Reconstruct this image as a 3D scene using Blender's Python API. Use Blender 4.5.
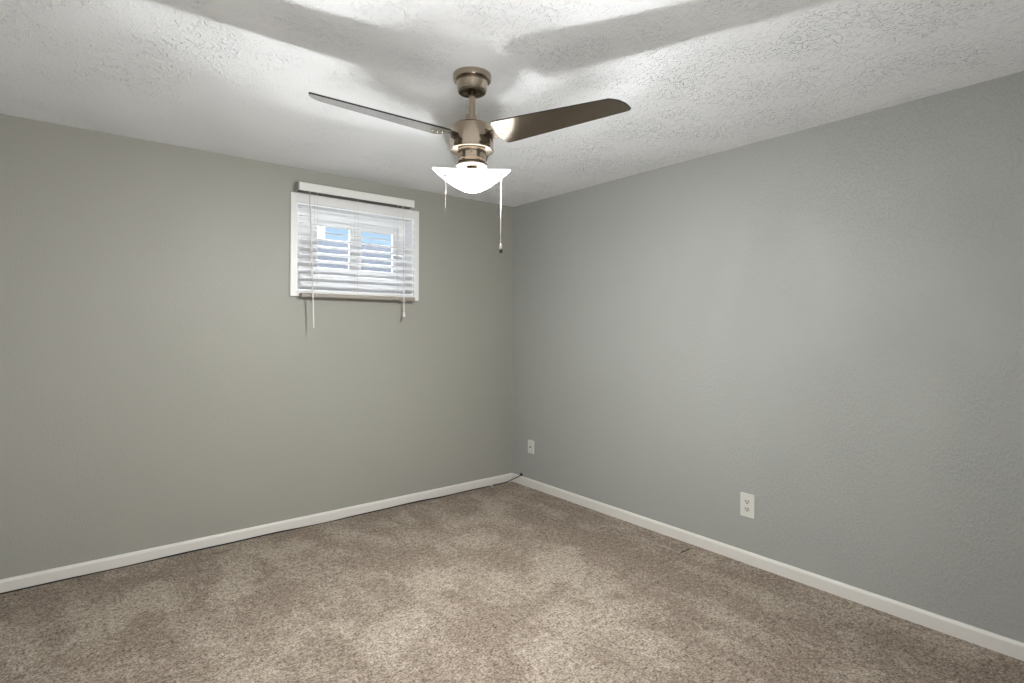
import bpy, bmesh, math, random
from mathutils import Vector, Matrix
random.seed(7)
PI = math.pi
for o in list(bpy.data.objects):
    bpy.data.objects.remove(o, do_unlink=True)
S = bpy.context.scene
COL = S.collection

# ------------------------------------------------------------------ camera
CAM = Vector((-2.7794, -3.4366, 1.2308))
YAW, ROLL, FPX = 0.6786, 0.0048, 549.43
cd = bpy.data.cameras.new('camera')
cd.sensor_width = 36.0
cd.lens = FPX / 1024 * 36.0
cd.shift_y = -14.0 / 1024
cd.clip_start = 0.02
cam = bpy.data.objects.new('camera', cd)
COL.objects.link(cam)
F = Vector((math.sin(YAW), math.cos(YAW), 0)); R = Vector((math.cos(YAW), -math.sin(YAW), 0)); U = Vector((0, 0, 1))
R3 = R * math.cos(ROLL) + U * math.sin(ROLL)
U3 = U * math.cos(ROLL) - R * math.sin(ROLL)
cam.matrix_world = Matrix(((R3.x, U3.x, -F.x, CAM.x), (R3.y, U3.y, -F.y, CAM.y), (R3.z, U3.z, -F.z, CAM.z), (0, 0, 0, 1)))
S.camera = cam

# ------------------------------------------------------------------ sky, exposure
w = bpy.data.worlds.new('sky'); S.world = w; w.use_nodes = True
nt = w.node_tree; nt.nodes.clear()
wo = nt.nodes.new('ShaderNodeOutputWorld'); bg = nt.nodes.new('ShaderNodeBackground'); sk = nt.nodes.new('ShaderNodeTexSky')
sk.sky_type = 'NISHITA'; sk.sun_disc = False; sk.sun_elevation = math.radians(48); sk.sun_rotation = math.radians(200)
SKY_BLUE, SKY_CLOUD = 0.15, 24.0
tcn = nt.nodes.new('ShaderNodeTexCoord'); sep = nt.nodes.new('ShaderNodeSeparateXYZ'); nt.links.new(tcn.outputs['Generated'], sep.inputs[0])
nz = nt.nodes.new('ShaderNodeTexNoise'); nz.inputs['Scale'].default_value = 2.6; nz.inputs['Detail'].default_value = 5
nt.links.new(tcn.outputs['Generated'], nz.inputs['Vector'])
hi = nt.nodes.new('ShaderNodeMapRange'); hi.inputs['From Min'].default_value = .16; hi.inputs['From Max'].default_value = .36
hi.inputs['To Min'].default_value = -.35; hi.inputs['To Max'].default_value = .30
nt.links.new(sep.outputs['Z'], hi.inputs['Value'])
sm = nt.nodes.new('ShaderNodeMath'); sm.operation = 'ADD'; nt.links.new(nz.outputs['Fac'], sm.inputs[0]); nt.links.new(hi.outputs[0], sm.inputs[1])
cl = nt.nodes.new('ShaderNodeMapRange'); cl.inputs['From Min'].default_value = .45; cl.inputs['From Max'].default_value = .6
nt.links.new(sm.outputs[0], cl.inputs['Value'])
sc0 = nt.nodes.new('ShaderNodeVectorMath'); sc0.operation = 'SCALE'; sc0.inputs['Scale'].default_value = SKY_BLUE; nt.links.new(sk.outputs[0], sc0.inputs[0])
cm = nt.nodes.new('ShaderNodeMix'); cm.data_type = 'RGBA'
ci = [x for x in cm.inputs if x.type == 'RGBA']
nt.links.new(cl.outputs[0], cm.inputs['Factor']); nt.links.new(sc0.outputs[0], ci[0]); ci[1].default_value = (SKY_CLOUD * .87, SKY_CLOUD * .97, SKY_CLOUD * 1.10, 1)
nt.links.new([x for x in cm.outputs if x.type == 'RGBA'][0], bg.inputs['Color']); nt.links.new(bg.outputs[0], wo.inputs[0])
vs = S.view_settings
vs.view_transform = 'Standard'; vs.look = 'None'; vs.gamma = 1.0; vs.use_curve_mapping = False
vs.exposure = 0.06
BULB_POWER = 14800.0       # emission of the lower faces of the fan's lamp bulb
BULB_TOP = 440.0          # emission of its upper faces, dimmed to keep the ceiling from burning out
GLASS_GLOW = 2.2           # glow of its frosted glass bowl

# fill lamp added in the doorway opening behind the viewer to lift the ceiling
hl = bpy.data.lights.new('fill_light', 'AREA'); hl.shape = 'RECTANGLE'; hl.size = .84; hl.size_y = 1.5; hl.energy = 43.0; hl.color = (1, 1, 1)
ho = bpy.data.objects.new('fill_light', hl); COL.objects.link(ho)
ho.location = (-2.75, -4.06, .95); ho.rotation_euler = (math.radians(128), 0, math.radians(-10))

# ------------------------------------------------------------------ materials
def mat(name, color, rough=0.6, metal=0.0, spec=0.5):
    m = bpy.data.materials.new(name); m.use_nodes = True
    b = m.node_tree.nodes['Principled BSDF']
    b.inputs['Base Color'].default_value = (*color, 1)
    b.inputs['Roughness'].default_value = rough
    b.inputs['Metallic'].default_value = metal
    b.inputs['Specular IOR Level'].default_value = spec
    return m
class N:
    """small helper to write node graphs"""
    def __init__(s, m):
        s.nt = m.node_tree; s.b = s.nt.nodes['Principled BSDF']
        s.co = s.nt.nodes.new('ShaderNodeNewGeometry').outputs['Position']
    def link(s, a, b): s.nt.links.new(a, b)
    def noise(s, scale, detail=2, rough=0.5, dist=0.0, co=None, out='Fac'):
        n = s.nt.nodes.new('ShaderNodeTexNoise'); n.inputs['Scale'].default_value = scale
        n.inputs['Detail'].default_value = detail; n.inputs['Roughness'].default_value = rough; n.inputs['Distortion'].default_value = dist
        s.link(co or s.co, n.inputs['Vector']); return n.outputs[out]
    def math(s, op, a, b=None, c=None, clamp=False):
        n = s.nt.nodes.new('ShaderNodeMath'); n.operation = op; n.use_clamp = clamp
        for i, v in enumerate((a, b, c)):
            if v is None: continue
            if isinstance(v, (int, float)): n.inputs[i].default_value = v
            else: s.link(v, n.inputs[i])
        return n.outputs[0]
    def ramp(s, f, p0, p1, v0=0.0, v1=1.0, smooth=True):
        n = s.nt.nodes.new('ShaderNodeMapRange'); n.interpolation_type = 'SMOOTHSTEP' if smooth else 'LINEAR'
        n.inputs['From Min'].default_value = p0; n.inputs['From Max'].default_value = p1
        n.inputs['To Min'].default_value = v0; n.inputs['To Max'].default_value = v1
        s.link(f, n.inputs['Value']); return n.outputs[0]
    def mix(s, f, a, b):
        n = s.nt.nodes.new('ShaderNodeMix'); n.data_type = 'RGBA'
        if isinstance(f, (int, float)): n.inputs['Factor'].default_value = f
        else: s.link(f, n.inputs['Factor'])
        for v, k in ((a, 'A'), (b, 'B')):
            i = [x for x in n.inputs if x.name == k and x.type == 'RGBA'][0]
            if isinstance(v, tuple): i.default_value = (*v, 1)
            else: s.link(v, i)
        return [x for x in n.outputs if x.type == 'RGBA'][0]
    def map(s, scale=(1, 1, 1), loc=(0, 0, 0), rot=(0, 0, 0)):
        n = s.nt.nodes.new('ShaderNodeMapping'); n.inputs['Scale'].default_value = scale
        n.inputs['Location'].default_value = loc; n.inputs['Rotation'].default_value = rot
        s.link(s.co, n.inputs['Vector']); return n.outputs[0]
    def bump(s, h, strength, dist):
        n = s.nt.nodes.new('ShaderNodeBump'); n.inputs['Strength'].default_value = strength; n.inputs['Distance'].default_value = dist
        s.link(h, n.inputs['Height']); s.link(n.outputs[0], s.b.inputs['Normal'])
    def color(s, c): s.link(c, s.b.inputs['Base Color'])

def wall_material(name, c, amount, axis=None):
    m = mat(name, c, 0.5, 0, 0.35); n = N(m)
    co = n.map((1, 1, .55))
    dab = n.ramp(n.noise(110, 3, .55, .8, co), .42, .70)
    clump = n.ramp(n.noise(3.2, 4), .34, .66, .3, 1)
    h = n.math('MULTIPLY', dab, clump)
    if axis:                                        # the rough trowelled end of the right wall
        sp = n.nt.nodes.new('ShaderNodeSeparateXYZ'); n.link(n.co, sp.inputs[0])
        h = n.math('MULTIPLY', h, n.ramp(sp.outputs['Y'], -2.6, -1.3, 1.0, .12))
    h = n.math('ADD', h, n.math('MULTIPLY', n.noise(60, 3), .22))
    n.bump(h, amount, 0.005)
    n.color(n.mix(n.ramp(n.noise(1.1, 3), .3, .7), c, tuple(x * .965 for x in c)))
    return m
M = {}
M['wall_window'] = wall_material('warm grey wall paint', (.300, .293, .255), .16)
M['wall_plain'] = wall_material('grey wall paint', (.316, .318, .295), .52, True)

m = mat('textured white ceiling paint', (.83, .84, .845), .8, 0, .2); n = N(m)
dab = n.ramp(n.noise(44, 1.4, .5, 1.3), .55, .63)
fin = n.ramp(n.noise(85, 1.0, .5, 1.0), .55, .65)
clump = n.ramp(n.noise(4.2, 4, .6), .40, .62, .25, 1)
fleck = n.math('MULTIPLY', n.math('ADD', dab, n.math('MULTIPLY', fin, .5)), clump)
n.bump(n.math('ADD', fleck, n.math('MULTIPLY', n.noise(90, 2), .16)), .9, .0055)
M['ceiling'] = m

PATCHES = [(-.93, -.83, .26, .13, .4, .13), (-.80, -1.38, .30, .17, .5, .14), (-1.35, -1.10, .20, .13, .9, .12), (-2.20, -.63, .17, .12, 1.1, .12), (-2.55, -.50, .10, .40, -.5, .10),
           (-1.75, -1.40, .22, .15, .7, .11), (-2.15, -1.25, .30, .10, 1.0, .10), (-1.72, -.30, .35, .10, .1, .07), (-.42, -.42, .35, .16, .8, .05), (-1.1, -1.95, .5, .35, .6, .06), (-2.8, -.75, .2, .15, 0, .08),
           (-.30, -.28, .30, .25, .8, .06), (-2.75, -.45, .5, .25, 0, .05), (-.45, -1.35, .16, .75, 0, -.10), (-1.55, -.72, .16, .30, .9, -.06), (-.75, -2.1, .22, .12, .3, -.09)]  # this row's opening pair lightens the corner and left edge where lamplight runs short
# carpet: speckled pile with trodden patches, painted lifts for dim edges and a few marks of its own
m = mat('taupe cut pile carpet', (.3, .25, .2), .95, 0, .1); n = N(m)
fine = n.noise(105, 3, .75)
mid = n.noise(40, 2, .6)
def blob(x, y, rx, ry, rot, co=None):
    node = n.nt.nodes.new('ShaderNodeVectorMath'); node.operation = 'SUBTRACT'
    n.link(co or n.co, node.inputs[0]); node.inputs[1].default_value = (x, y, 0)
    rt = n.nt.nodes.new('ShaderNodeVectorRotate'); rt.rotation_type = 'Z_AXIS'; rt.inputs['Angle'].default_value = -rot
    n.link(node.outputs[0], rt.inputs['Vector'])
    sc = n.nt.nodes.new('ShaderNodeVectorMath'); sc.operation = 'MULTIPLY'
    n.link(rt.outputs[0], sc.inputs[0]); sc.inputs[1].default_value = (1 / rx, 1 / ry, 0)
    ln = n.nt.nodes.new('ShaderNodeVectorMath'); ln.operation = 'LENGTH'
    n.link(sc.outputs[0], ln.inputs[0]); return ln.outputs['Value']
# trodden and brushed areas: ragged patches where the pile lies the other way, plus lightening for weak light
wn = n.noise(9, 4, .65, 0, None, 'Color')
wv = n.nt.nodes.new('ShaderNodeVectorMath'); wv.operation = 'MULTIPLY_ADD'
n.link(wn, wv.inputs[0]); wv.inputs[1].default_value = (.34, .34, 0)
ws = n.nt.nodes.new('ShaderNodeVectorMath'); ws.operation = 'SUBTRACT'; n.link(n.co, ws.inputs[0]); ws.inputs[1].default_value = (.17, .17, 0)
n.link(ws.outputs[0], wv.inputs[2]); warped = wv.outputs[0]
patch = n.math('ADD', n.math('MULTIPLY', n.noise(4.6, 6, .7, .5), .5), n.math('MULTIPLY', n.noise(5.5, 5, .65, .4, n.map((1.0, .35, 1), rot=(0, 0, .9))), .5))
for (x, y, rx, ry, rot, v) in PATCHES:
    patch = n.math('ADD', patch, n.ramp(blob(x, y, rx, ry, rot, warped), .35, 1.15, v, 0))
col = n.mix(n.ramp(patch, .42, .63), (.218, .175, .137), (.315, .264, .211))
speck = n.ramp(n.math('ADD', n.math('MULTIPLY', fine, .72), n.math('MULTIPLY', mid, .28)), .34, .66, .22, 1.95, False)
mul = n.nt.nodes.new('ShaderNodeVectorMath'); mul.operation = 'SCALE'
n.link(col, mul.inputs[0]); n.link(speck, mul.inputs['Scale'])
col = mul.outputs[0]
CARPET_MARKS = [(-.117, -1.675, .068, .0065, .04, .9), (-.083, -1.872, .028, .006, -.98, .85), (-2.13, -.122, .068, .010, .12, .35)]
for (x, y, rx, ry, rot, dk) in CARPET_MARKS:
    col = n.mix(n.ramp(blob(x, y, rx, ry, rot), .55, 1.1, dk, 0), col, (.03, .024, .018))
for (x, y, rx, ry, rot, dk) in [(-.819, -1.782, .06, .04, -.9, .45), (-.996, -1.718, .07, .035, -.9, .3)]:
    col = n.mix(n.ramp(blob(x, y, rx, ry, rot), .3, 1.1, dk, 0), col, (.14, .10, .065))
n.color(col)
n.bump(n.math('ADD', fine, n.math('MULTIPLY', mid, .8)), .8, .012)
M['carpet'] = m

M['trim'] = mat('white semi gloss trim paint', (.60, .572, .525), .38)
M['casing'] = mat('white window casing paint', (.68, .67, .65), .38)
M['vinyl'] = mat('white vinyl', (.86, .87, .88), .4)
M['slat'] = mat('white blind slat', (.84, .845, .85), .4)
M['rail'] = mat('ivory white blind rail', (.63, .62, .59), .4)
M['bottom_rail'] = mat('taupe blind bottom rail', (.27, .24, .205), .45)
M['rail_end'] = mat('grey metal end cap', (.36, .35, .33), .4, .6)
M['cord'] = mat('off white cord', (.66, .64, .58), .7)
M['wand'] = mat('clear grey plastic wand', (.60, .60, .58), .25)
M['dark'] = mat('dark brown plastic', (.03, .022, .015), .5)
M['black'] = mat('black rubber', (.008, .008, .008), .6)
M['plate'] = mat('white plastic plate', (.56, .55, .50), .35)
M['socket'] = mat('pale grey plastic socket face', (.50, .48, .43), .4)
M['slot'] = mat('black socket slot', (.015, .012, .01), .6)
m = mat('brushed champagne nickel', (.42, .35, .275), .17, 1.0); n = N(m)
n.link(n.ramp(n.noise(60, 3, .6, 0, n.map((1, 1, .02))), .3, .7, .13, .22), n.b.inputs['Roughness'])
M['nickel'] = m
M['nickel_dark'] = mat('dark antique nickel', (.20, .165, .125), .3, 1.0)
M['chain'] = mat('dull bead chain metal', (.34, .32, .29), .6, .3)
M['chrome'] = mat('polished screw metal', (.75, .70, .62), .2, 1.0)
m = mat('smoked nickel blade finish', (.25, .21, .16), .24, 1.0, .5); n = N(m)
n.b.inputs['Coat Weight'].default_value = 1.0; n.b.inputs['Coat Roughness'].default_value = .14
M['blade'] = m
M['blade_edge'] = mat('dark blade edge', (.012, .010, .008), .4)

def shader(name):
    m = bpy.data.materials.new(name); m.use_nodes = True; t = m.node_tree; t.nodes.clear()
    return m, t, t.nodes.new('ShaderNodeOutputMaterial')
m, t, out = shader('frosted lamp glass')
tr = t.nodes.new('ShaderNodeBsdfTransparent'); tl = t.nodes.new('ShaderNodeBsdfTranslucent'); em = t.nodes.new('ShaderNodeEmission')
gl = t.nodes.new('ShaderNodeBsdfGlossy'); gl.inputs['Roughness'].default_value = .2
em.inputs['Color'].default_value = (.98, .99, 1, 1); em.inputs['Strength'].default_value = GLASS_GLOW
tl.inputs['Color'].default_value = (.20, .198, .192, 1)
m1 = t.nodes.new('ShaderNodeMixShader'); m1.inputs[0].default_value = .78
t.links.new(tl.outputs[0], m1.inputs[1]); t.links.new(tr.outputs[0], m1.inputs[2])
m2 = t.nodes.new('ShaderNodeMixShader'); m2.inputs[0].default_value = .006
t.links.new(m1.outputs[0], m2.inputs[1]); t.links.new(gl.outputs[0], m2.inputs[2])
ad = t.nodes.new('ShaderNodeAddShader'); t.links.new(m2.outputs[0], ad.inputs[0]); t.links.new(em.outputs[0], ad.inputs[1])
t.links.new(ad.outputs[0], out.inputs[0]); M['bowl'] = m
m, t, out = shader('lit bulb'); em = t.nodes.new('ShaderNodeEmission')
em.inputs['Color'].default_value = (.97, .99, 1.0, 1); em.inputs['Strength'].default_value = BULB_POWER
t.links.new(em.outputs[0], out.inputs[0]); M['bulb'] = m
m, t, out = shader('dimmed bulb top'); em = t.nodes.new('ShaderNodeEmission')
em.inputs['Color'].default_value = (.97, .99, 1.0, 1); em.inputs['Strength'].default_value = BULB_TOP
t.links.new(em.outputs[0], out.inputs[0]); M['bulb_top'] = m
m, t, out = shader('window glass'); tr = t.nodes.new('ShaderNodeBsdfTransparent'); gl = t.nodes.new('ShaderNodeBsdfGlossy')
gl.inputs['Roughness'].default_value = .02; fr = t.nodes.new('ShaderNodeFresnel'); mx = t.nodes.new('ShaderNodeMixShader')
t.links.new(fr.outputs[0], mx.inputs[0]); t.links.new(tr.outputs[0], mx.inputs[1]); t.links.new(gl.outputs[0], mx.inputs[2])
t.links.new(mx.outputs[0], out.inputs[0]); M['glass'] = m
m = mat('grey concrete', (.045, .048, .054), .9); n = N(m)
n.color(n.mix(n.noise(9, 4), (.040, .043, .049), (.055, .058, .066))); M['concrete'] = m
m = mat('lawn green ground', (.10, .15, .05), .95); n = N(m)
n.color(n.mix(n.noise(20, 4), (.07, .11, .035), (.14, .19, .07))); M['lawn'] = m
m = mat('pale house siding', (.78, .73, .70), .7); n = N(m)
wv = n.nt.nodes.new('ShaderNodeTexWave'); wv.bands_direction = 'Z'; wv.inputs['Scale'].default_value = 2.2; n.link(n.co, wv.inputs['Vector'])
n.bump(wv.outputs['Fac'], .4, .02); M['siding'] = m
M['roof'] = mat('grey roof shingle', (.16, .15, .15), .9)

# ------------------------------------------------------------------ mesh helpers
def root_of(o):
    while o.parent: o = o.parent
    return o
def obj(name, bm, m, parent=None, smooth=False, angle=35):
    me = bpy.data.meshes.new(name)
    bmesh.ops.recalc_face_normals(bm, faces=bm.faces)
    if parent is not None:
        bmesh.ops.translate(bm, verts=bm.verts, vec=-root_of(parent).location)
    if smooth:
        for f in bm.faces: f.smooth = True
        for e in bm.edges:
            if len(e.link_faces) == 2 and e.calc_face_angle(0) > math.radians(angle): e.smooth = False
    bm.to_mesh(me); bm.free()
    ms = m if isinstance(m, (list, tuple)) else [m]
    for x in ms: me.materials.append(x)
    o = bpy.data.objects.new(name, me); COL.objects.link(o)
    if parent is not None: o.parent = parent
    return o
def tag(o, label=None, cat=None, group=None, kind=None):
    if label: o['label'] = label
    if cat: o['category'] = cat
    if group: o['group'] = group
    if kind: o['kind'] = kind
    return o
def thing(name, loc, label, cat, group=None, kind=None):
    o = bpy.data.objects.new(name, None); o.empty_display_size = .05; COL.objects.link(o); o.location = loc
    return tag(o, label, cat, group, kind)
def struct(name, bm, m, label=None, cat=None, parent=None, **k):
    o = obj(name, bm, m, parent, **k)
    if parent is None: tag(o, label, cat, kind='structure')
    return o
def new(): return bmesh.new()
def box(bm, a, b, bevel=0, seg=2):
    a, b = Vector(a), Vector(b)
    r = bmesh.ops.create_cube(bm, size=1)
    vs_ = r['verts']
    for v in vs_: v.co = Vector([(a[i] + b[i]) / 2 + v.co[i] * (b[i] - a[i]) for i in range(3)])
    if bevel:
        es = list({e for v in vs_ for e in v.link_edges})
        bmesh.ops.bevel(bm, geom=es, offset=bevel, segments=seg, affect='EDGES', profile=.5)
    return bm
def lathe(bm, prof, c=(0, 0, 0), seg=48, cap0=False, cap1=False):
    """prof: list of (r, z) absolute z; turned round the vertical through c"""
    rings = []
    for r, z in prof:
        if r < 1e-6: rings.append([bm.verts.new((c[0], c[1], z))])
        else: rings.append([bm.verts.new((c[0] + r * math.cos(2 * PI * i / seg), c[1] + r * math.sin(2 * PI * i / seg), z)) for i in range(seg)])
    for a, b in zip(rings, rings[1:]):
        for i in range(seg):
            j = (i + 1) % seg
            if len(a) == 1: bm.faces.new((a[0], b[i], b[j]))
            elif len(b) == 1: bm.faces.new((a[i], a[j], b[0]))
            else: bm.faces.new((a[i], a[j], b[j], b[i]))
    if cap0 and len(rings[0]) > 1: bm.faces.new(rings[0])
    if cap1 and len(rings[-1]) > 1: bm.faces.new(rings[-1])
    return bm
def tube(bm, pts, r, seg=8, r2=None):
    pts = [Vector(p) for p in pts]; rings = []
    t0 = (pts[1] - pts[0]).normalized()
    up = Vector((0, 0, 1)) if abs(t0.z) < .9 else Vector((1, 0, 0))
    nrm = t0.cross(up).normalized()
    for i, p in enumerate(pts):
        t = ((pts[min(i + 1, len(pts) - 1)] - pts[max(i - 1, 0)])).normalized()
        nrm = (nrm - t * nrm.dot(t)).normalized(); bn = t.cross(nrm)
        rr = r if r2 is None else r + (r2 - r) * i / (len(pts) - 1)
        rings.append([bm.verts.new(p + nrm * rr * math.cos(2 * PI * k / seg) + bn * rr * math.sin(2 * PI * k / seg)) for k in range(seg)])
    for a, b in zip(rings, rings[1:]):
        for k in range(seg): bm.faces.new((a[k], a[(k + 1) % seg], b[(k + 1) % seg], b[k]))
    bm.faces.new(rings[0]); bm.faces.new(rings[-1])
    return bm
def ball(bm, c, r, sub=2, sz=1.0):
    q = bmesh.ops.create_icosphere(bm, subdivisions=sub, radius=r)
    for v in q['verts']: v.co = Vector((v.co.x, v.co.y, v.co.z * sz)) + Vector(c)
    return bm
def prism(bm, poly, axis, a, b):
    """poly of 2D points extruded along axis between a and b (the other two axes in xyz order)"""
    def P(p, t):
        q = list(p); q.insert(axis, t); return q
    A = [bm.verts.new(P(p, a)) for p in poly]; B = [bm.verts.new(P(p, b)) for p in poly]
    k = len(poly)
    bm.faces.new(A); bm.faces.new(B)
    for i in range(k): bm.faces.new((A[i], A[(i + 1) % k], B[(i + 1) % k], B[i]))
    return bm

# ------------------------------------------------------------------ room shell
H, X0, Y0, T = 2.2, -3.6, -4.0, .18
WX0, WX1, WZ0, WZ1 = -1.702, -.903, 1.452, 1.988          # window opening
struct('floor', box(new(), (X0 - T, Y0 - T, -.12), (T, T, 0)), M['carpet'], 'taupe cut pile carpet covering the whole floor', 'carpet')
struct('ceiling', box(new(), (X0 - T, Y0 - T, H), (T, T, H + .15)), M['ceiling'], 'white ceiling with rough stamped texture', 'ceiling')
bm = new()
box(bm, (X0 - T, 0, 0), (WX0, T, H)); box(bm, (WX1, 0, 0), (T, T, H))
box(bm, (WX0, 0, 0), (WX1, T, WZ0)); box(bm, (WX0, 0, WZ1), (WX1, T, H))
bmesh.ops.remove_doubles(bm, verts=bm.verts, dist=1e-5)
struct('wall_left', bm, M['wall_window'], 'warm grey wall with the small basement window', 'wall')
struct('wall_right', box(new(), (0, Y0 - T, 0), (T, 0, H)), M['wall_plain'], 'plain grey wall with two white wall plates', 'wall')
DX0, DX1, DZ = -3.22, -2.28, 2.06                            # unseen doorway and short hallway, made up to hold the fill lamp
bm = new()
box(bm, (X0 - T, Y0 - T, 0), (DX0, Y0, H)); box(bm, (DX1, Y0 - T, 0), (0, Y0, H)); box(bm, (DX0, Y0 - T, DZ), (DX1, Y0, H))
bmesh.ops.remove_doubles(bm, verts=bm.verts, dist=1e-5)
struct('wall_back', bm, M['wall_plain'], 'grey wall behind the viewer', 'wall')
struct('wall_near', box(new(), (X0 - T, Y0, 0), (X0, 0, H)), M['wall_plain'], 'grey side wall left of the viewer', 'wall')
bm = new(); HY = Y0 - T - 1.3
box(bm, (X0 - T, HY - .1, 0), (-1.2, HY, H)); box(bm, (X0 - T - .1, HY - .1, 0), (X0 - T, Y0 - T, H)); box(bm, (-1.2, HY - .1, 0), (-1.1, Y0 - T, H))
struct('wall_added_hall', bm, M['wall_plain'], 'grey walls of the added hallway behind the fill lamp', 'wall')
struct('floor_added_hall', box(new(), (X0 - T, HY - .1, -.12), (-1.1, Y0 - T, 0)), M['carpet'], 'taupe carpet of the added hallway', 'carpet')
struct('ceiling_added_hall', box(new(), (X0 - T - .1, HY - .1, H), (-1.1, Y0 - T, H + .15)), M['ceiling'], 'white ceiling of the added hallway', 'ceiling')
bm = new(); cw = .06
for x0, x1, z0, z1 in ((DX0 - cw, DX0, 0, DZ + cw), (DX1, DX1 + cw, 0, DZ + cw), (DX0, DX1, DZ, DZ + cw)):
    box(bm, (x0, Y0, z0), (x1, Y0 + .015, z1), .003)
struct('trim_1', bm, M['casing'], 'white casing round the added doorway behind the viewer', 'trim')
BH, BT = .062, .014
def base_profile(): return [(0, 0), (BT, 0), (BT, BH - .012), (BT - .003, BH - .005), (BT - .008, BH), (0, BH)]
struct('baseboard_left', prism(new(), [(-y, z) for y, z in base_profile()], 0, X0, 0), M['trim'], 'white baseboard along the window wall', 'baseboard')
struct('baseboard_right', prism(new(), [(-y, z) for y, z in base_profile()], 1, Y0, -BT), M['trim'], 'white baseboard along the right wall', 'baseboard')
struct('baseboard_back', prism(prism(new(), [(Y0 + y, z) for y, z in base_profile()], 0, X0, DX0 - .06), [(Y0 + y, z) for y, z in base_profile()], 0, DX1 + .06, -BT), M['trim'], 'white baseboard behind the viewer', 'baseboard')
struct('baseboard_near', prism(new(), [(X0 + y, z) for y, z in base_profile()], 1, Y0 + BT, -BT), M['trim'], 'white baseboard on the side wall', 'baseboard')

# ------------------------------------------------------------------ window
win = thing('window_1', (-1.3, 0, WZ0), 'small white sliding basement window high in the left wall', 'window', kind='structure')
CW = .038                                                    # casing width
bm = new()
for a, b in (((WX0 - CW, WZ0 - CW + .002), (WX0, WZ1 + .056)), ((WX1, WZ0 - CW + .002), (WX1 + CW, WZ1 + .056)),
             ((WX0, WZ1), (WX1, WZ1 + .056)), ((WX0, WZ0 - CW + .002), (WX1, WZ0))):
    box(bm, (a[0], -.016, a[1]), (b[0], 0, b[1]), .002)
obj('casing', bm, M['casing'], win)
bm = new(); D = .115                                         # lining of the recess
L = .008
box(bm, (WX0, -.004, WZ0), (WX0 + L, D, WZ1)); box(bm, (WX1 - L, -.004, WZ0), (WX1, D, WZ1))
box(bm, (WX0 + L, -.004, WZ1 - L), (WX1 - L, D, WZ1)); box(bm, (WX0 + L, -.004, WZ0), (WX1 - L, D, WZ0 + L))
obj('jamb', bm, M['vinyl'], win)
bm = new(); fx0, fx1, fz0, fz1 = WX0 + .001, WX1 - .001, WZ0 + .001, WZ1 - .001
fb = .055
for a, b in (((fx0, fz0), (fx0 + fb + .045, fz1)), ((fx1 - fb, fz0), (fx1, fz1)), ((fx0 + fb + .045, fz1 - fb), (fx1 - fb, fz1)), ((fx0 + fb + .045, fz0), (fx1 - fb, fz0 + fb + .045))):
    box(bm, (a[0], .105, a[1]), (b[0], .170, b[1]), .003)
obj('window_frame', bm, M['vinyl'], win)
def sash(x0, x1, z0, z1, y0, y1, px0, px1, pz0, pz1):
    bm = new()
    for a, b in (((x0, z0), (px0, z1)), ((px1, z0), (x1, z1)), ((px0, pz1), (px1, z1)), ((px0, z0), (px1, pz0))):
        box(bm, (a[0], y0, a[1]), (b[0], y1, b[1]), .002)
    s = obj('sash', bm, M['vinyl'], win)
    ym = (y0 + y1) / 2
    obj('pane', box(new(), (px0 - .004, ym - .002, pz0 - .004), (px1 + .004, ym + .002, pz1 + .004)), M['glass'], s)
sx0, sx1, sz0, sz1 = fx0 + fb + .045, fx1 - fb, fz0 + fb + .045, fz1 - fb
sash(sx0, -1.262, sz0, sz1, .112, .138, -1.532, -1.315, 1.608, 1.882)
sash(-1.262, sx1, sz0, sz1, .140, .166, -1.222, -.985, 1.608, 1.885)

# outside, as far as it shows between the slats
struct('ground', box(new(), (-14, T + 1.1, 1.45), (16, 30, 1.60)), M['lawn'], 'green lawn outside the window', 'ground')
bm = new()
box(bm, (-2.2, T + .9, 1.0), (-.1, T + 1.05, 1.96)); box(bm, (-2.3, T, 1.0), (-2.2, T + 1.05, 1.96)); box(bm, (-.1, T, 1.0), (0, T + 1.05, 1.96))
box(bm, (-2.3, T, .95), (0, T + 1.05, 1.0))
struct('window_well', bm, M['concrete'], 'grey concrete well outside the basement window', 'window well')
hs = thing('house', (-1, 11, 1.6), 'pale neighbouring house seen through the left window pane', 'house')
obj('wall', box(new(), (-9, 9, 1.6), (1.75, 15, 5.4)), M['siding'], hs)
obj('roof', prism(new(), [(8.6, 5.4), (15.4, 5.4), (12, 8.0)], 0, -9.3, 2.0), M['roof'], hs)

# ------------------------------------------------------------------ blind
bl = thing('window_blind', (-1.3, -.06, 1.41), 'white slatted blind hanging half open over the small basement window', 'blind')
bx0, bx1 = -1.712, -.942
bm = new(); prism(bm, [(-.082, 2.049), (-.082, 2.095), (-.079, 2.098), (-.016, 2.098), (-.016, 2.092), (-.076, 2.092), (-.076, 2.049)], 0, bx0, bx1)
hr = obj('headrail', bm, M['rail'], bl)
obj('rail_channel', box(new(), (bx0 + .01, -.072, 2.046), (bx1 - .01, -.024, 2.088), .002), M['dark'], hr)
for x, mt in ((bx0, M['rail_end']), (bx1, M['rail'])):
    obj('end_cap', box(new(), (x - .004, -.083, 2.047), (x + .004, -.016, 2.099), .0015), mt, hr)
sx0, sx1 = -1.690, -.926
SLAT_Z = [1.484 + .0458 * k for k in range(11)]
TILTS = [29, 29, 28, 27, 26, 24, 21, 14, 12, 12, 13]
def slat_mesh():
    bm = new(); hw = .025; n_ = 8; top = []; bot = []
    for i in range(n_ + 1):
        y = -hw + 2 * hw * i / n_
        crown = .003 * (1 - (y / hw) ** 2)
        top.append((y, crown + .0013)); bot.append((y, crown - .0013))
    prism(bm, top + bot[::-1], 0, sx0, sx1)
    return bm
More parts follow.
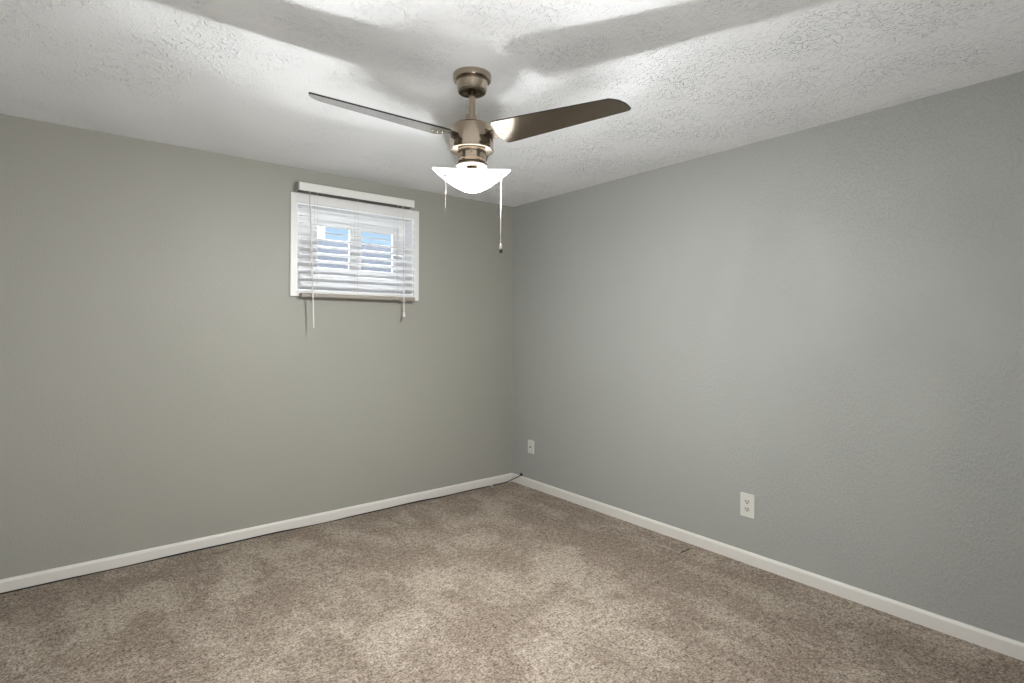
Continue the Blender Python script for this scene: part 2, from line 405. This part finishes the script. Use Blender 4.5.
for i, z in enumerate(SLAT_Z):
    if i == 0:
        bm = slat_mesh(); bmesh.ops.translate(bm, verts=bm.verts, vec=bl.location - Vector((0, 0, 0)))
        bmesh.ops.translate(bm, verts=bm.verts, vec=(-bl.location.x, 0, 0))
        first = obj('slat', bm, M['slat'], bl, smooth=True); c = first
    else:
        c = first.copy(); COL.objects.link(c); c.parent = bl
    tilt = math.radians(TILTS[i])
    c.rotation_euler.x = tilt; c.location = (0, .012, z + .025 * math.sin(tilt) - bl.location.z)
br = obj('bottom_rail', box(new(), (sx0 - .002, -.074, 1.410), (sx1 + .002, -.024, 1.434), .004), M['bottom_rail'], bl)
for x in (-1.385, -1.065):
    obj('cord_plug', box(new(), (x - .016, -.056, 1.4075), (x + .016, -.042, 1.4110), .001), M['dark'], br)
obj('rail_clip', box(new(), (-1.035, -.068, 1.402), (-.985, -.030, 1.4105), .002), M['rail_end'], br)
for x in (-1.60, -1.34, -1.06):                               # ladder strings
    bm = new()
    for y in (-.0745, -.0215):
        tube(bm, [(x, y, 1.42), (x, y, 2.05)], .0009, 5)
    for z in SLAT_Z: tube(bm, [(x, -.0745, z - .004), (x, -.0215, z + .006)], .0007, 4)
    obj('ladder_cord', bm, M['cord'], bl)
# tilt wand with its hook
WP = Vector((-1.634, -.118, 1.222)); WT = Vector((-1.652, -.094, 2.02))
wd = obj('tilt_wand', tube(new(), [WT, WP], .0042, 6), M['wand'], bl, smooth=True)
obj('wand_hook', tube(new(), [WT + Vector((0, 0, -.005)), WT + Vector((-.006, .004, .006)), WT + Vector((.004, .016, .018)), (WT.x + .012, -.079, 2.052)], .0018, 6), M['rail_end'], wd, smooth=True)
# lift cord and tassel
cx, cy = -1.028, -.088
lc = obj('lift_cord', tube(tube(new(), [(cx - .004, -.084, 2.05), (cx, cy, 1.9), (cx + .003, -.100, 1.33)], .0013, 5), [(cx + .004, -.084, 2.05), (cx + .005, cy, 1.9), (cx + .006, -.100, 1.33)], .0013, 5), M['cord'], bl)
bm = new(); lathe(bm, [(.003, 1.334), (.006, 1.330), (.0095, 1.306), (.0085, 1.300), (0, 1.299)], (cx + .0045, -.100), 16, cap0=True)
obj('tassel', bm, M['rail'], lc, smooth=True)

# ------------------------------------------------------------------ ceiling fan
FX, FY = -1.575, -1.691
C2 = (FX, FY)
fan = thing('ceiling_fan', (FX, FY, H), 'three-blade ceiling fan with champagne nickel motor and lit white glass bowl', 'ceiling fan')
bm = new()
lathe(bm, [(.0735, 2.2), (.0735, 2.184), (.0715, 2.178), (.0625, 2.176), (.0625, 2.172), (.0605, 2.170), (.0570, 2.150), (.0545, 2.139), (.0515, 2.137), (.0485, 2.139), (.034, 2.150), (.018, 2.156)], C2, 56)
cp = obj('canopy', bm, M['nickel'], fan, smooth=True)
obj('shadow_ring', lathe(new(), [(.0640, 2.1772), (.0640, 2.1715), (.0618, 2.1715)], C2, 56), M['nickel_dark'], cp, smooth=True)
obj('canopy_cup', lathe(new(), [(.0535, 2.1385), (.0535, 2.134), (.0500, 2.132), (.0400, 2.134), (.0360, 2.146), (.012, 2.150)], C2, 56), M['nickel_dark'], cp, smooth=True)
obj('downrod', lathe(new(), [(.0128, 2.165), (.0128, 2.035)], C2, 24), M['nickel'], fan, smooth=True)
obj('collar', lathe(new(), [(.0135, 2.047), (.0235, 2.046), (.0245, 2.044), (.0245, 2.012), (.027, 2.008), (.027, 2.004)], C2, 40), M['nickel'], fan, smooth=True)
bm = new()
lathe(bm, [(.020, 2.006), (.070, 2.006), (.078, 2.002), (.083, 1.993), (.083, 1.930), (.083, 1.918), (.0845, 1.914), (.0845, 1.909), (.0815, 1.9065), (.054, 1.9065)], C2, 64)
mh = obj('motor_housing', bm, M['nickel'], fan, smooth=True)
# switch housing below the motor
bm = new()
lathe(bm, [(.0555, 1.9066), (.0540, 1.902), (.0540, 1.872), (.0565, 1.868), (.0565, 1.862), (.052, 1.858), (.045, 1.857)], C2, 24)
sw = obj('switch_housing', bm, M['nickel'], fan, smooth=True, angle=10)
TOCAM = math.atan2(CAM.y - FY, CAM.x - FX)
for k in range(3):
    a = TOCAM + k * 2 * PI / 3
    bm = new(); p = Vector((FX + .0545 * math.cos(a), FY + .0545 * math.sin(a), 1.889))
    ball(bm, p, .0042, 1); obj('screw', bm, M['chrome'], sw, smooth=True)
obj('light_fitter', lathe(new(), [(.030, 1.857), (.060, 1.857), (.061, 1.853), (.060, 1.850), (.020, 1.848)], C2, 48), M['nickel_dark'], fan, smooth=True)
# blades: outline in the blade plane (u outward, v sideways), tilted about the u axis
AZ, BZ, TAU = 3.268, 1.951, .213
sc = 1.02
OUT = [(.137, .037), (.165, .031), (.587, -.099), (.599, -.105), (.602, -.110), (.597, -.123), (.585, -.142), (.566, -.160), (.546, -.170), (.530, -.1745),
       (.118, -.108), (.107, -.104), (.101, -.094), (.099, -.075), (.103, -.045), (.110, -.015), (.119, .010), (.127, .027)]
def bp(u, v, dz=0.0, az=AZ):
    e = Vector((math.cos(az), math.sin(az), 0)); q = Vector((-math.sin(az), math.cos(az), 0))
    nz = q * math.sin(TAU) + Vector((0, 0, math.cos(TAU)))
    return Vector((FX, FY, BZ)) + e * u + q * v * math.cos(TAU) - Vector((0, 0, v * math.sin(TAU))) + nz * dz
def blade_bm():
    bm = new(); th = .0055
    lo = [bm.verts.new(bp(u, v, 0)) for u, v in OUT]; hi = [bm.verts.new(bp(u, v, th)) for u, v in OUT]
    bm.faces.new(lo); bm.faces.new(hi); k = len(OUT)
    for i in range(k):
        f = bm.faces.new((lo[i], lo[(i + 1) % k], hi[(i + 1) % k], hi[i])); f.material_index = 1
    return bm
def arm_bm():
    bm = new()
    pts = [(.050, -.020), (.100, -.052), (.150, -.078), (.175, -.075), (.178, -.050), (.160, -.020), (.120, .006), (.055, .012)]
    lo = [bm.verts.new(bp(u, v, .0058)) for u, v in pts]; hi = [bm.verts.new(bp(u, v, .0100)) for u, v in pts]
    bm.faces.new(lo); bm.faces.new(hi); k = len(pts)
    for i in range(k): bm.faces.new((lo[i], lo[(i + 1) % k], hi[(i + 1) % k], hi[i]))
    return bm
def slot_bm():
    """dark opening in the housing wall where a blade arm enters, following the wall and the blade's tilt"""
    bm = new(); n_ = 10; lo = []; hi = []
    a0 = math.radians(-13.3)
    for i in range(n_ + 1):
        t = -1 + 2 * i / n_
        an = AZ + a0 + t * .40
        zc = 1.954 - t * .0150
        for ls, dz in ((lo, -.013), (hi, .013)):
            zz = zc + dz * math.sqrt(max(0.12, 1 - abs(t) ** 3))
            ls.append(Vector((FX + .0836 * math.cos(an), FY + .0836 * math.sin(an), zz)))
    def shell(r):
        A = []
        for ls in (lo, hi):
            A.append([bm.verts.new(Vector((FX, FY, p.z)) + (Vector((p.x, p.y, 0)) - Vector((FX, FY, 0))) * r) for p in ls])
        return A
    A = shell(1.0); B = shell(.97)
    for i in range(n_):
        bm.faces.new((A[0][i], A[0][i + 1], A[1][i + 1], A[1][i])); bm.faces.new((B[0][i], B[0][i + 1], B[1][i + 1], B[1][i]))
        bm.faces.new((A[0][i], A[0][i + 1], B[0][i + 1], B[0][i])); bm.faces.new((A[1][i], A[1][i + 1], B[1][i + 1], B[1][i]))
    bm.faces.new((A[0][0], A[1][0], B[1][0], B[0][0])); bm.faces.new((A[0][-1], A[1][-1], B[1][-1], B[0][-1]))
    return bm
SCREWS = [(.128, -.053), (.153, -.052), (.126, -.024)]
b0 = obj('blade', blade_bm(), [M['blade'], M['blade_edge']], fan)
a0 = obj('blade_arm', arm_bm(), M['nickel_dark'], b0)
s0 = []
for u, v in SCREWS:
    bm = new(); ball(bm, bp(u, v, -.0008), .0038, 2, .6); s0.append(obj('screw', bm, M['chrome'], b0, smooth=True))
k0 = obj('arm_slot', slot_bm(), M['nickel_dark'], mh, smooth=True)
for i in (1, 2):
    c = b0.copy(); COL.objects.link(c); c.parent = fan; c.rotation_euler.z = i * 2 * PI / 3
    for ch in [a0] + s0:
        d = ch.copy(); COL.objects.link(d); d.parent = c
    c = k0.copy(); COL.objects.link(c); c.parent = mh; c.rotation_euler.z = i * 2 * PI / 3
# frosted glass bowl: shallow dish whose rim dips on the near and far sides
BR, BZB, BHT, DIP = .1495, 1.752, .087, .043
def bowl_z(r, th):
    t = r / BR
    g = .42 * t + .58 * t * t if t > .25 else .42 * (t * t / .5 + .125) + .58 * t * t
    g0 = .42 * .125
    g = (g - g0) / (1 - g0)
    h = BHT - DIP * max(0.0, math.cos(th - TOCAM)) ** 1.12 + .016 * max(0.0, -math.cos(th - TOCAM))
    return BZB + g * h
def bowl_bm():
    bm = new(); seg, rn = 72, 18
    def sheet(off, r_end):
        rows = [[bm.verts.new((FX, FY, bowl_z(0, 0) + off))]]
        for j in range(1, rn + 1):
            r = r_end * j / rn
            rows.append([bm.verts.new((FX + r * math.cos(TOCAM + 2 * PI * i / seg), FY + r * math.sin(TOCAM + 2 * PI * i / seg), bowl_z(r, TOCAM + 2 * PI * i / seg) + off)) for i in range(seg)])
        for a, b in zip(rows, rows[1:]):
            for i in range(seg):
                j = (i + 1) % seg
                if len(a) == 1: bm.faces.new((a[0], b[i], b[j]))
                else: bm.faces.new((a[i], a[j], b[j], b[i]))
        return rows[-1]
    a = sheet(0, BR)
    return bm
gb = obj('glass_bowl', bowl_bm(), M['bowl'], fan, smooth=True)
sd = gb.modifiers.new('thickness', 'SOLIDIFY'); sd.thickness = .004; sd.offset = 0
bz = 1.780; bxx, byy = FX + .022, FY - .014
bm = lathe(new(), [(.012, bz + .008), (.018, bz + .006), (.022, bz + .002), (.0225, bz), (.0045, bz - .0205), (0, bz - .0225)], (bxx, byy), 20, cap0=True)
for f in bm.faces:
    if f.calc_center_median().z > bz: f.material_index = 1
obj('bulb', bm, [M['bulb'], M['bulb_top']], fan, smooth=True)
obj('lamp_holder', tube(new(), [(bxx, byy, bz + .008), (FX + .008, FY - .003, 1.850)], .011, 14), M['nickel'], fan, smooth=True)
rt = Vector((-math.sin(TOCAM), math.cos(TOCAM), 0)) * 1.0     # sideways as seen from the viewer
tc = Vector((math.cos(TOCAM), math.sin(TOCAM), 0))
for side, zlow in ((-1, 1.672), (1, 1.540)):
    lat = .1030; fw = .070
    p = Vector((FX, FY, 0)) + rt * (side * lat + .007) + tc * fw
    th = math.atan2(p.y - FY, p.x - FX); rr = math.hypot(p.x - FX, p.y - FY)
    p.z = bowl_z(rr, th)
    bm = new(); ball(bm, p - Vector((0, 0, .0015)) + tc * .0015, .0078, 2, .9); obj('grommet', bm, M['rail_end'], gb, smooth=True)
    bm = new(); z = p.z - .004
    tube(bm, [(p.x, p.y, p.z), (p.x, p.y, zlow)], .0006, 6)
    while z > zlow:
        ball(bm, (p.x, p.y, z), .0012, 1); z -= .0048
    ch = obj('pull_chain', bm, M['chain'], fan, smooth=True)
    if side == 1:
        obj('chain_pendant', lathe(new(), [(.002, zlow + .003), (.0052, zlow - .002), (.0065, zlow - .014), (.0065, zlow - .018)], (p.x, p.y), 16, cap0=True), M['chrome'], ch, smooth=True)
        obj('pendant_tip', lathe(new(), [(.0066, zlow - .018), (.0066, zlow - .026), (.0045, zlow - .031), (0, zlow - .032)], (p.x, p.y), 16, cap0=True), M['black'], ch, smooth=True)

# ------------------------------------------------------------------ wall plates
def wall_plate_bm(y0, y1, z0, z1, d=.006):
    bm = new(); box(bm, (-d, y0, z0), (.001, y1, z1), .0025, 3); return bm
oy, oz = -1.970, .303
ot = thing('electrical_outlet', (0, oy, oz), 'white duplex electrical outlet low on the right wall', 'outlet')
obj('face_plate', wall_plate_bm(oy - .0385, oy + .0385, oz - .0615, oz + .0615), M['plate'], ot)
for dz in (.0195, -.0195):
    bm = new(); pts = []
    for i in range(28):
        a = 2 * PI * i / 28
        pts.append((oy + .0165 * math.cos(a), oz + dz + max(-.0125, min(.0125, .0165 * math.sin(a)))))
    prism(bm, pts, 0, -.0078, -.005)
    rc = obj('receptacle', bm, M['socket'], ot)
    for yy, hh in ((-.0065, .0105), (.0065, .0085)):
        obj('slot', box(new(), (-.0082, oy + yy - .0020, oz + dz - hh / 2 + .003), (-.0072, oy + yy + .0020, oz + dz + hh / 2 + .003)), M['slot'], rc)
    bm = new(); bmesh.ops.create_cone(bm, cap_ends=True, segments=12, radius1=.0034, radius2=.0034, depth=.001, matrix=Matrix.Translation((-.0077, oy, oz + dz - .0075)) @ Matrix.Rotation(PI / 2, 4, 'Y'))
    obj('ground_hole', bm, M['slot'], rc)
bm = new(); ball(bm, (-.0062, oy, oz), .0032, 1); obj('screw', bm, M['chrome'], ot, smooth=True)
jy, jz = -.233, .311
jt = thing('cable_jack', (0, jy, jz), 'small white cable jack plate on the right wall near the corner', 'wall plate')
obj('face_plate', wall_plate_bm(jy - .0345, jy + .0345, jz - .050, jz + .050), M['plate'], jt)
bm = new(); bmesh.ops.create_cone(bm, cap_ends=True, segments=16, radius1=.0055, radius2=.0048, depth=.012, matrix=Matrix.Translation((-.010, jy, jz)) @ Matrix.Rotation(-PI / 2, 4, 'Y'))
obj('coax_connector', bm, M['slot'], jt, smooth=True)
for dz in (.035, -.035):
    bm = new(); ball(bm, (-.0062, jy, jz + dz), .0028, 1); obj('screw', bm, M['plate'], jt, smooth=True)

# ------------------------------------------------------------------ cable along the window wall
cb = thing('coaxial_cable', (-.3, -.02, 0), 'thin black cable along the foot of the left baseboard into the corner', 'cable')
pts = []; x = -3.55
while x < -.22:
    d = .0172 + .003 * (1 + math.sin(x * 3.1 + .6)) * (.5 + .5 * math.sin(x * 7.7))
    if -1.2 < x < -.3: d += .010 * math.exp(-((x + .70) / .16) ** 2)
    z = .0030 + .0022 * math.sin(x * 5.3) + .0012 * math.sin(x * 13)
    pts.append((x, -max(.0172, d), z)); x += .04
pts += [(-.19, -.026, .006), (-.15, -.040, .010), (-.11, -.058, .018), (-.075, -.080, .034), (-.045, -.098, .050), (-.022, -.111, .062), (-.002, -.118, .069)]
obj('cable_sheath', tube(new(), pts, .0040, 8), M['black'], cb, smooth=True)
bm = new(); bmesh.ops.create_cone(bm, cap_ends=True, segments=16, radius1=.0135, radius2=.011, depth=.008, matrix=Matrix.Translation((-.0042, -.119, .0735)) @ Matrix.Rotation(-PI / 2, 4, 'Y'))
obj('wall_bushing', bm, M['black'], cb, smooth=True)
obj('cable_clip', box(new(), (-.232, -.034, 0), (-.222, -.012, .012), .002), M['plate'], cb)
